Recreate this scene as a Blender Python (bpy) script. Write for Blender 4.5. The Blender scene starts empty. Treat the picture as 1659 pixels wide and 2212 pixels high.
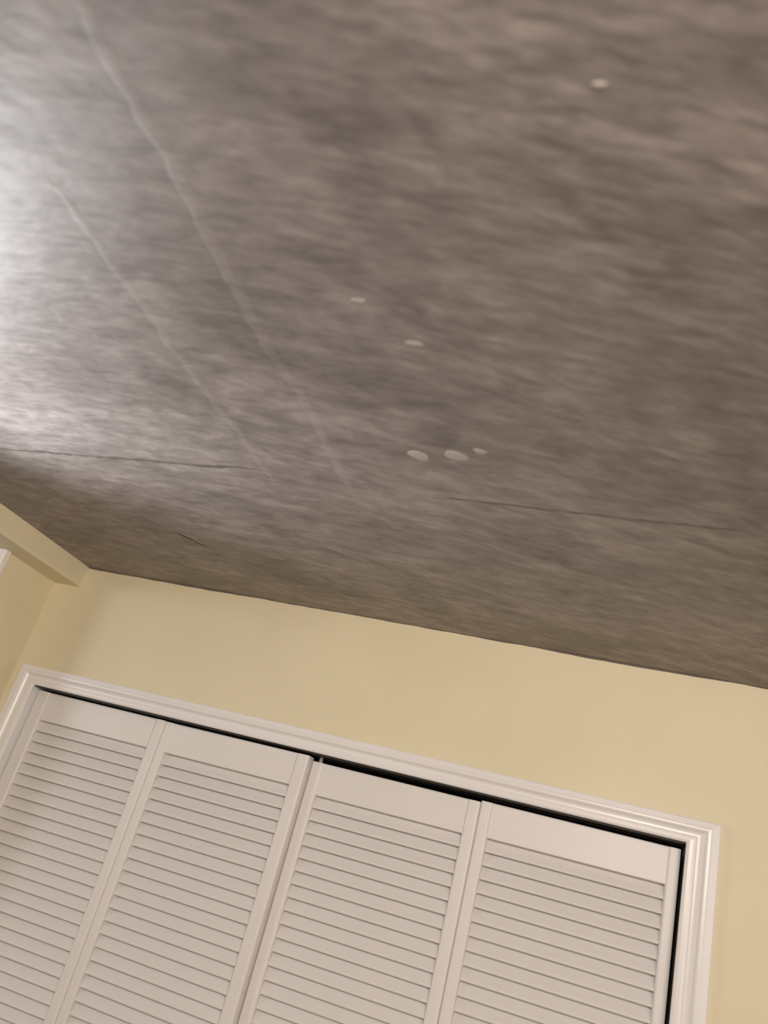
import bpy, bmesh, math, random
from mathutils import Matrix, Vector

S = bpy.context.scene
C = S.collection

# ------------------------------------------------------------------ camera
cam_data = bpy.data.cameras.new('camera')
cam = bpy.data.objects.new('camera', cam_data)
C.objects.link(cam)
S.camera = cam
RIGHT = Vector((0.9392307763684916, 0.23170123567775658, 0.25329841315657947))
DOWN = Vector((0.12328833441052245, 0.4609634399337471, -0.8788132302387841))
FWD = Vector((-0.3203834192347035, 0.8566371719869781, 0.4043849901388933))
m = Matrix.Identity(4)
for i in range(3):
    m[i][0] = RIGHT[i]
    m[i][1] = -DOWN[i]
    m[i][2] = -FWD[i]
m[0][3], m[1][3], m[2][3] = 1.3879093734429055, -1.6767472136559805, 1.840030903856882
cam.matrix_world = m
cam_data.sensor_fit = 'HORIZONTAL'
cam_data.sensor_width = 36.0
cam_data.lens = 1709.355 / 1659.0 * 36.0
cam_data.clip_start = 0.02
cam_data.dof.use_dof = True
cam_data.dof.focus_distance = 1.72
cam_data.dof.aperture_fstop = 4.0

# ------------------------------------------------------------------ world, lights, exposure
world = bpy.data.worlds.new('world')
S.world = world
world.use_nodes = True
world.node_tree.nodes['Background'].inputs[0].default_value = (0.86, 0.93, 1.0, 1)
world.node_tree.nodes['Background'].inputs[1].default_value = 0.0


def lamp(name, kind, loc, energy, color, size, target=None, size_y=None):
    d = bpy.data.lights.new(name, kind)
    d.energy = energy
    d.color = color
    if kind == 'AREA':
        d.size = size
        if size_y:
            d.shape = 'RECTANGLE'
            d.size_y = size_y
    else:
        d.shadow_soft_size = size
    o = bpy.data.objects.new(name, d)
    C.objects.link(o)
    o.location = loc
    if target is not None:
        o.rotation_euler = (Vector(target) - Vector(loc)).to_track_quat('-Z', 'Y').to_euler()
    return o


# cool white lamp in the adjoining space, beyond the opening on the left
lamp('side_lamp', 'POINT', (-1.50, -1.95, 2.16), 42.0, (0.97, 0.98, 1.0), 0.26)
# unseen uplight in the left opening, added to brighten the ceiling there
up = lamp('added_uplight', 'SPOT', (0.03, -0.84, 1.96), 37.0, (0.93, 0.96, 1.0), 0.05, (0.50, -1.06, 2.3583))
up.data.spot_size = math.radians(128)
up.data.spot_blend = 0.85
# warm lamp behind the camera
lamp('room_lamp', 'POINT', (3.4, -4.3, 2.05), 125.0, (1.0, 0.91, 0.84), 0.22)
# warm ceiling light behind the camera, turned towards the closet
lamp('ceiling_light', 'AREA', (1.55, -2.0, 2.29), 25.0, (1.0, 0.87, 0.765), 0.25, (0.8, 0.0, 1.5), 0.25)

S.view_settings.view_transform = 'Standard'
S.view_settings.look = 'None'
S.view_settings.gamma = 1.0
S.view_settings.use_curve_mapping = False
S.view_settings.exposure = -0.24

# ------------------------------------------------------------------ materials


def new_mat(name):
    mt = bpy.data.materials.new(name)
    mt.use_nodes = True
    nt = mt.node_tree
    return mt, nt, nt.nodes['Principled BSDF']


def node(nt, t, **kw):
    n = nt.nodes.new(t)
    for k, v in kw.items():
        setattr(n, k, v)
    return n


def paint(name, col, rough, spec=0.5, bump=0.04, scale=180.0, vary=0.04):
    mt, nt, b = new_mat(name)
    L = nt.links.new
    tc = node(nt, 'ShaderNodeTexCoord')
    n1 = node(nt, 'ShaderNodeTexNoise')
    n1.inputs['Scale'].default_value = scale
    n1.inputs['Detail'].default_value = 3
    L(tc.outputs['Object'], n1.inputs['Vector'])
    bp = node(nt, 'ShaderNodeBump')
    bp.inputs['Strength'].default_value = bump
    bp.inputs['Distance'].default_value = 0.002
    L(n1.outputs['Fac'], bp.inputs['Height'])
    L(bp.outputs['Normal'], b.inputs['Normal'])
    n2 = node(nt, 'ShaderNodeTexNoise')
    n2.inputs['Scale'].default_value = 3.0
    n2.inputs['Detail'].default_value = 3
    L(tc.outputs['Object'], n2.inputs['Vector'])
    rp = node(nt, 'ShaderNodeValToRGB')
    rp.color_ramp.elements[0].position = 0.3
    rp.color_ramp.elements[1].position = 0.7
    rp.color_ramp.elements[0].color = tuple(c * (1 - vary) for c in col) + (1,)
    rp.color_ramp.elements[1].color = tuple(min(1, c * (1 + vary)) for c in col) + (1,)
    L(n2.outputs['Fac'], rp.inputs['Fac'])
    L(rp.outputs['Color'], b.inputs['Base Color'])
    b.inputs['Roughness'].default_value = rough
    b.inputs['Specular IOR Level'].default_value = spec
    return mt


M_WALL = paint('cream_wall_paint', (0.768, 0.702, 0.515), 0.5, 0.4, 0.06, 140)
M_DOOR = paint('white_door_paint', (0.785, 0.765, 0.765), 0.42, 0.5, 0.03, 260, 0.02)
M_TRIM = paint('white_trim_paint', (0.84, 0.83, 0.85), 0.30, 0.5, 0.03, 220, 0.02)
M_DARK = paint('closet_inner_shade', (0.05, 0.045, 0.04), 0.9, 0.2, 0.05, 60)  # near-black colour stands in for the shade inside the closet
M_METAL = paint('dull_steel', (0.35, 0.34, 0.34), 0.45, 0.5, 0.03, 200)
M_TRACK = paint('shaded_track_steel', (0.03, 0.03, 0.03), 0.5, 0.4, 0.03, 200)  # steel coloured near black to carry the shade in the gap above the doors
M_FLOOR = paint('floor_carpet', (0.42, 0.36, 0.29), 0.9, 0.2, 0.3, 300)


def ceiling_material(name, c0, c1, c2):
    mt, nt, b = new_mat(name)
    L = nt.links.new
    tc = node(nt, 'ShaderNodeTexCoord')
    sep = node(nt, 'ShaderNodeSeparateXYZ')
    L(tc.outputs['Object'], sep.inputs[0])

    def mth(op, a, bb=None):
        n = node(nt, 'ShaderNodeMath', operation=op)
        for k, v in enumerate((a, bb)):
            if v is None:
                continue
            if isinstance(v, (int, float)):
                n.inputs[k].default_value = v
            else:
                L(v, n.inputs[k])
        return n.outputs[0]

    x, y = sep.outputs[0], sep.outputs[1]
    # brush arcs: strokes run along X by the closet wall and sweep round further out
    dx = mth('MAXIMUM', mth('SUBTRACT', x, 0.45), 0.0)
    psi = mth('SUBTRACT', y, mth('MULTIPLY', mth('MULTIPLY', dx, dx), 0.16))

    def streak(sx, sy, scale, detail, rough, dist, seed):
        cb = node(nt, 'ShaderNodeCombineXYZ')
        L(mth('MULTIPLY', x, sx), cb.inputs[0])
        L(mth('MULTIPLY', psi, sy), cb.inputs[1])
        cb.inputs[2].default_value = seed
        n = node(nt, 'ShaderNodeTexNoise')
        n.inputs['Scale'].default_value = scale
        n.inputs['Detail'].default_value = detail
        n.inputs['Roughness'].default_value = rough
        n.inputs['Distortion'].default_value = dist
        L(cb.outputs[0], n.inputs['Vector'])
        return n.outputs['Fac']

    big = streak(1.0, 1.6, 5.0, 4, 0.55, 0.6, 3.1)
    mid = streak(1.0, 2.3, 16.5, 4, 0.6, 0.5, 7.7)
    soft = streak(1.0, 2.2, 21.0, 1.5, 0.5, 0.2, 5.5)
    fine = streak(1.0, 3.4, 36.0, 3, 0.6, 0.3, 1.3)
    mix = mth('ADD', mth('ADD', mth('MULTIPLY', big, 0.36), mth('MULTIPLY', mid, 0.42)), mth('MULTIPLY', fine, 0.22))
    rp = node(nt, 'ShaderNodeValToRGB')
    e = rp.color_ramp.elements
    e[0].position, e[0].color = 0.38, c0 + (1,)
    e[1].position, e[1].color = 0.63, c2 + (1,)
    k = e.new(0.50)
    k.color = c1 + (1,)
    L(mix, rp.inputs['Fac'])
    L(rp.outputs['Color'], b.inputs['Base Color'])
    bp = node(nt, 'ShaderNodeBump')
    bp.inputs['Strength'].default_value = 0.22
    bp.inputs['Distance'].default_value = 0.010
    L(mth('ADD', mth('MULTIPLY', soft, 0.65), mth('MULTIPLY', mid, 0.35)), bp.inputs['Height'])
    L(bp.outputs['Normal'], b.inputs['Normal'])
    b.inputs['Roughness'].default_value = 0.52
    b.inputs['Specular IOR Level'].default_value = 0.7
    return mt


M_CEIL = ceiling_material('taupe_brushed_plaster', (0.158, 0.134, 0.129), (0.256, 0.222, 0.214), (0.390, 0.343, 0.332))
M_RIDGE = ceiling_material('taupe_joint_plaster', (0.20, 0.172, 0.165), (0.30, 0.262, 0.253), (0.42, 0.372, 0.362))
M_PATCH = paint('pale_plaster_blob', (0.45, 0.41, 0.39), 0.5, 0.5, 0.3, 120, 0.1)
M_CRACK = paint('dark_plaster_crack', (0.155, 0.13, 0.118), 0.8, 0.2, 0.2, 90, 0.1)

# ------------------------------------------------------------------ builders


def obj(name, bm, mat, parent=None, smooth=False, label=None):
    me = bpy.data.meshes.new(name)
    bmesh.ops.recalc_face_normals(bm, faces=bm.faces)
    if smooth:
        for f in bm.faces:
            f.smooth = True
    bm.to_mesh(me)
    bm.free()
    me.materials.append(mat)
    o = bpy.data.objects.new(name, me)
    C.objects.link(o)
    if parent:
        o.parent = parent
    if label:
        o['label'] = label
    return o


def empty(name, loc=(0, 0, 0), rz=0.0):
    o = bpy.data.objects.new(name, None)
    C.objects.link(o)
    o.location = loc
    o.rotation_euler = (0, 0, rz)
    o.empty_display_size = 0.05
    return o


def tag(o, label, cat, kind=None, group=None):
    o['label'] = label
    o['category'] = cat
    if kind:
        o['kind'] = kind
    if group:
        o['group'] = group
    return o


def box(bm, x0, x1, y0, y1, z0, z1):
    v = [bm.verts.new(p) for p in ((x0, y0, z0), (x1, y0, z0), (x1, y1, z0), (x0, y1, z0),
                                   (x0, y0, z1), (x1, y0, z1), (x1, y1, z1), (x0, y1, z1))]
    for q in ((0, 3, 2, 1), (4, 5, 6, 7), (0, 1, 5, 4), (1, 2, 6, 5), (2, 3, 7, 6), (3, 0, 4, 7)):
        bm.faces.new([v[i] for i in q])


def boxm(*a):
    bm = bmesh.new()
    box(bm, *a)
    return bm


def prism(bm, sect, a, b, to3):
    """Extrude the closed 2-D section from a to b; to3(u, v, t) places a point."""
    A = [bm.verts.new(to3(u, v, a)) for u, v in sect]
    B = [bm.verts.new(to3(u, v, b)) for u, v in sect]
    n = len(sect)
    for i in range(n):
        bm.faces.new((A[i], A[(i + 1) % n], B[(i + 1) % n], B[i]))
    bm.faces.new(A[::-1])
    bm.faces.new(B)


def loft(bm, rings):
    V = [[bm.verts.new(p) for p in r] for r in rings]
    n = len(V[0])
    for a, b in zip(V, V[1:]):
        for i in range(n):
            bm.faces.new((a[i], a[(i + 1) % n], b[(i + 1) % n], b[i]))
    bm.faces.new(V[0][::-1])
    bm.faces.new(V[-1])


# ------------------------------------------------------------------ room shell
HC = 2.3583          # ceiling height
XL = -0.077          # short wall left of the closet
XR, YF, XW = 4.3, -6.0, -3.0
OX0, OX1, OZ = -0.003, 1.525, 2.042   # closet opening

o = obj('floor', boxm(XW - .12, XR + .12, YF - .12, .82, -.05, 0), M_FLOOR)
tag(o, 'beige carpet floor in front of the louvred closet', 'floor', 'structure')

o = obj('ceiling', boxm(XW - .12, XR + .12, YF - .12, .12, HC, HC + .05), M_CEIL)
tag(o, 'dull taupe ceiling with a streaky brushed texture over the closet wall', 'ceiling', 'structure')
ceiling = o

bm = bmesh.new()
box(bm, XW - .12, OX0 - .018, 0, .12, 0, HC)
box(bm, OX1 + .018, XR, 0, .12, 0, HC)
box(bm, OX0 - .018, OX1 + .018, 0, .12, OZ + .018, HC)
wall_back = obj('wall_back', bm, M_WALL)
tag(wall_back, 'cream painted wall with the white louvred closet under the taupe ceiling', 'wall', 'structure')

o = obj('wall_left', boxm(XL - .10, XL, -.19, 0, 0, HC), M_WALL)
tag(o, 'short cream wall at the left edge, below the bulkhead', 'wall', 'structure')
o = obj('wall_side', boxm(XW - .12, XW, YF, .12, 0, HC), M_WALL)
tag(o, 'cream wall of the adjoining space beyond the bulkhead on the left', 'wall', 'structure')
o = obj('wall_right', boxm(XR, XR + .12, YF, 0.12, 0, HC), M_WALL)
tag(o, 'cream wall at the far right of the room', 'wall', 'structure')
o = obj('wall_front', boxm(XW - .12, XR + .12, YF - .12, YF, 0, HC), M_WALL)
tag(o, 'cream wall facing the louvred closet doors', 'wall', 'structure')

# boxed bulkhead under the ceiling, its lower arris rounded
bm = bmesh.new()
r = .006
bx, bz = .006, 2.3023
sec = [(XL - .115, HC), (bx, HC)]
for k in range(6):
    a = math.radians(90 * k / 5)
    sec.append((bx - r + r * math.cos(a), bz + r - r * math.sin(a)))
sec.append((XL - .115, bz))
prism(bm, sec, YF, 0, lambda u, v, t: (u, t, v))
o = obj('trim_3', bm, M_WALL)
tag(o, 'beige boxed bulkhead under the ceiling at the left, meeting the cream wall', 'bulkhead', 'structure')

# white end trim of the short wall, one side of the opening below the bulkhead
bm = bmesh.new()
sec = [(XL, -.186), (XL + .005, -.1865), (XL + .008, -.190), (XL + .008, -.206), (XL + .004, -.210), (XL - .106, -.210),
       (XL - .108, -.206), (XL - .108, -.186), (XL - .100, -.186), (XL - .100, -.190), (XL, -.190)]
prism(bm, sec, 0, bz, lambda u, v, t: (u, v, t))
o = obj('trim_2', bm, M_TRIM)
tag(o, 'white upright trim at the left edge, just under the bulkhead', 'trim', 'structure')

# ------------------------------------------------------------------ ceiling relief
random.seed(5)


def ridge(name, pts, width, height, mat, jitter):
    """Low lens-shaped ridge following pts on the ceiling (x, y)."""
    bm = bmesh.new()
    rings = []
    n = len(pts)
    for i, (x, y) in enumerate(pts):
        a = pts[max(0, i - 1)]
        b = pts[min(n - 1, i + 1)]
        d = Vector((b[0] - a[0], b[1] - a[1])).normalized()
        nx, ny = -d.y, d.x
        taper = min(1.0, i / 3.0 + .05, (n - 1 - i) / 3.0 + .05)
        w = width * (1 + random.uniform(-jitter, jitter)) * taper
        h = height * (1 + random.uniform(-jitter, jitter)) * taper
        off = random.uniform(-.12, .12) * width
        ring = []
        for s, hh in ((-1, -.0003), (-.55, .6), (0, 1), (.55, .6), (1, -.0003)):
            hgt = hh * h if hh > 0 else hh
            ring.append((x + nx * (s * w / 2 + off), y + ny * (s * w / 2 + off), HC - hgt))
        ring.append((x, y, HC + .0006))
        rings.append(ring)
    loft(bm, rings)
    return obj(name, bm, mat, ceiling, smooth=True)


def walk(p0, p1, n, wob):
    out = []
    o_ = 0.0
    d = Vector((p1[0] - p0[0], p1[1] - p0[1]))
    nn = Vector((-d.y, d.x)).normalized()
    for i in range(n + 1):
        t = i / n
        o_ = o_ * .7 + random.uniform(-wob, wob)
        out.append((p0[0] + d.x * t + nn.x * o_, p0[1] + d.y * t + nn.y * o_))
    return out


ridge('joint_ridge', walk((.935, -1.75), (.938, -.62), 60, .003), .022, .00016, M_RIDGE, .10)
ridge('joint_ridge', walk((.790, -1.24), (.802, -.62), 36, .003), .020, .00015, M_RIDGE, .10)
ridge('plaster_crack', walk((.10, -.625), (.80, -.675), 50, .0015), .010, .0005, M_CRACK, .5)
ridge('plaster_crack', walk((1.08, -.655), (1.52, -.665), 40, .0012), .006, .0005, M_CRACK, .4)
ridge('plaster_crack', walk((.455, -.36), (.512, -.285), 10, .002), .012, .0006, M_CRACK, .4)
for x, y, rx, ry in ((1.076, -.772, .016, .015), (1.130, -.783, .018, .014), (1.120, -1.015, .012, .005),
                     (1.073, -1.08, .009, .005), (1.316, -1.31, .006, .0025), (1.165, -.80, .010, .008)):
    bm = bmesh.new()
    rings = []
    for s, h in ((1.0, -.0004), (.75, .0004), (.35, .0006)):
        rings.append([(x + rx * s * math.cos(a) * (1 + .18 * math.sin(3 * a + x * 50)) + ry * .3 * math.sin(a),
                       y + ry * s * math.sin(a), HC - h) for a in [2 * math.pi * k / 12 for k in range(12)]])
    rings.insert(0, [(p[0], p[1], HC + .0006) for p in rings[0]])
    loft(bm, rings)
    obj('plaster_blob', bm, M_PATCH, ceiling, smooth=True)

# uneven edge of the ceiling paint over the wall
bm = bmesh.new()
rings = []
hh = .002
for i in range(241):
    x = .0065 + (XR - .0065) * i / 240
    hh = max(.0008, min(.0045, hh + random.uniform(-.0009, .0009)))
    rings.append([(x, .0005, HC + .0005), (x, -.0016, HC + .0005), (x, -.0014, HC - hh * .7), (x, .0005, HC - hh)])
loft(bm, rings)
obj('paint_edge', bm, M_CRACK, ceiling, smooth=True)

# ------------------------------------------------------------------ closet opening: jambs, casing, dark inside
trim = empty('trim_1', (0, 0, 0))
tag(trim, 'white moulded casing round the louvred closet doors', 'door frame', 'structure')
JD = .125
obj('side_jamb', boxm(OX0 - .018, OX0, -.001, JD, 0, OZ + .018), M_TRIM, trim)
obj('side_jamb', boxm(OX1, OX1 + .018, -.001, JD, 0, OZ + .018), M_TRIM, trim)
obj('head_jamb', boxm(OX0, OX1, -.001, JD, OZ, OZ + .018), M_TRIM, trim)
obj('door_track', boxm(OX0 + .002, OX1 - .002, .003, .050, OZ - .007, OZ), M_TRACK, trim)  # set well forward so the gap above the doors reads dark

PROF = [(0.0, 0.0), (0.0, .0075), (.03, .0092), (.10, .0104), (.20, .0108), (.28, .0102), (.33, .0086), (.40, .0086),
        (.48, .0098), (.54, .0122), (.58, .0146), (.63, .0158), (.70, .0160), (.76, .0152), (.80, .0150), (.96, .0142),
        (1.0, .0130), (1.0, 0.0)]
CI0, CI1, CIZ = .002, 1.520, 2.0372      # inner edges
CO0, CO1, COZ = -.050, 1.5775, 2.0805    # outer edges


def cpt(side, u, d, top):
    if side == 'l':
        x = CI0 + (CO0 - CI0) * u
    else:
        x = CI1 + (CO1 - CI1) * u
    z = CIZ + (COZ - CIZ) * u if top else 0.0
    return (x, -d, z)


bm = bmesh.new()
loft(bm, [[cpt('l', u, d, False) for u, d in PROF], [cpt('l', u, d, True) for u, d in PROF]])
obj('side_casing', bm, M_TRIM, trim)
bm = bmesh.new()
loft(bm, [[cpt('r', u, d, False) for u, d in PROF], [cpt('r', u, d, True) for u, d in PROF]])
obj('side_casing', bm, M_TRIM, trim)
bm = bmesh.new()
loft(bm, [[cpt('l', u, d, True) for u, d in PROF], [cpt('r', u, d, True) for u, d in PROF]])
obj('head_casing', bm, M_TRIM, trim)

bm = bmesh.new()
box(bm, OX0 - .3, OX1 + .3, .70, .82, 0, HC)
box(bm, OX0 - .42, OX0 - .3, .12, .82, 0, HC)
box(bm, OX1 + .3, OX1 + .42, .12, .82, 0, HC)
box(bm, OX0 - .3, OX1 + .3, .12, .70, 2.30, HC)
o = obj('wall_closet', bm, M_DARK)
tag(o, 'dark inside of the closet seen through the gap above the doors', 'wall', 'structure')

# ------------------------------------------------------------------ louvred bifold doors
PITCH = .02535
TH = .028


def stile_section(w):
    r = .0055
    s = [(0, TH), (0, r)]
    for k in range(1, 6):
        a = math.radians(90 * k / 6)
        s.append((r - r * math.cos(a), r - r * math.sin(a)))
    s += [(r, 0), (w - r, 0)]
    for k in range(1, 6):
        a = math.radians(90 * k / 6)
        s.append((w - r + r * math.sin(a), r - r * math.cos(a)))
    s += [(w, r), (w, TH)]
    return s


def slat_section():
    # leaning blade: lower lip to the front, upper edge to the back
    th = math.radians(34)
    ax, az = math.sin(th), math.cos(th)      # along the blade, bottom to top (y, z)
    ny, nz = -math.cos(th), math.sin(th)     # towards the front
    Lb, t = .0375, .0060
    y0, z0 = .0078, .0022
    s = []
    for k in range(7):
        a = math.radians(-90 + 180 * k / 6)  # rounded lower lip
        cy = -math.cos(a) * t / 2
        cn = -math.sin(a) * t / 2
        s.append((y0 + ax * cy + ny * cn, z0 + az * cy + nz * cn))
    s.append((y0 + ax * Lb - ny * t / 2, z0 + az * Lb - nz * t / 2))
    s.append((y0 + ax * Lb + ny * t / 2, z0 + az * Lb + nz * t / 2))
    # order: lip (front to back) then back top, front top
    return s


def make_door(idx, x0, x1, yl, yr, slot, sl, sr, label):
    w = math.hypot(x1 - x0, yr - yl)
    root = empty('door_%d' % idx, (x0, yl, .012), math.atan2(yr - yl, x1 - x0))
    tag(root, label, 'closet door', 'structure', 'louvred bifold closet doors')
    z0 = .012
    top = slot + .067 - z0
    for a, ww in ((0, sl), (w - sr, sr)):
        bm = bmesh.new()
        prism(bm, stile_section(ww), 0, top, lambda u, v, t, a=a: (a + u, v, t))
        obj('stile', bm, M_DOOR, root)
    s0 = slot - z0
    rails = [(s0, top)]
    n_up = 37
    z_mid_t = s0 - n_up * PITCH
    rails.append((z_mid_t - .085, z_mid_t))
    n_lo = 27
    z_lo_t = z_mid_t - .085 - n_lo * PITCH
    rails.append((0, z_lo_t))
    for a, b in rails:
        bm = bmesh.new()
        sec = [(.0004, a + .001), (.0012, a), (TH - .001, a), (TH - .001, b), (.0020, b), (.0004, b - .002)]
        prism(bm, sec, sl - .001, w - sr + .001, lambda u, v, t: (t, u, v))
        obj('rail', bm, M_DOOR, root)
    first = None
    for zt, n in ((s0, n_up), (z_mid_t - .085, n_lo)):
        for k in range(n):
            z = zt - (k + 1) * PITCH
            if first is None:
                bm = bmesh.new()
                prism(bm, slat_section(), sl - .004, w - sr + .004, lambda u, v, t: (t, u, v))
                first = obj('slat', bm, M_DOOR, root)
                first.location = (0, 0, z)
            else:
                c = first.copy()
                C.objects.link(c)
                c.parent = root
                c.location = (0, 0, z)
    return root


d1 = make_door(1, -.0005, .3722, .0220, .0215, 1.9635, .036, .026,
               'leftmost white louvred closet door leaf, beside the left casing')
d2 = make_door(2, .3727, .7490, .0215, .0070, 1.9625, .024, .030,
               'second white louvred closet door leaf from the left, its right edge standing proud')
d3 = make_door(3, .7515, 1.1300, .0265, .0235, 1.9560, .027, .027,
               'third white louvred closet door leaf from the left, under the widest dark gap')
d4 = make_door(4, 1.1306, 1.5150, .0195, .0225, 1.9590, .025, .023,
               'rightmost white louvred closet door leaf, beside the right casing')
# steel guide pin on top of the third leaf
bm = bmesh.new()
bmesh.ops.create_cone(bm, cap_ends=True, segments=12, radius1=.0045, radius2=.0045, depth=.016,
                      matrix=Matrix.Translation((.014, .014, 1.9560 + .067 - .012 + .006)))
obj('guide_pin', bm, M_METAL, d3, label='grey steel guide pin')
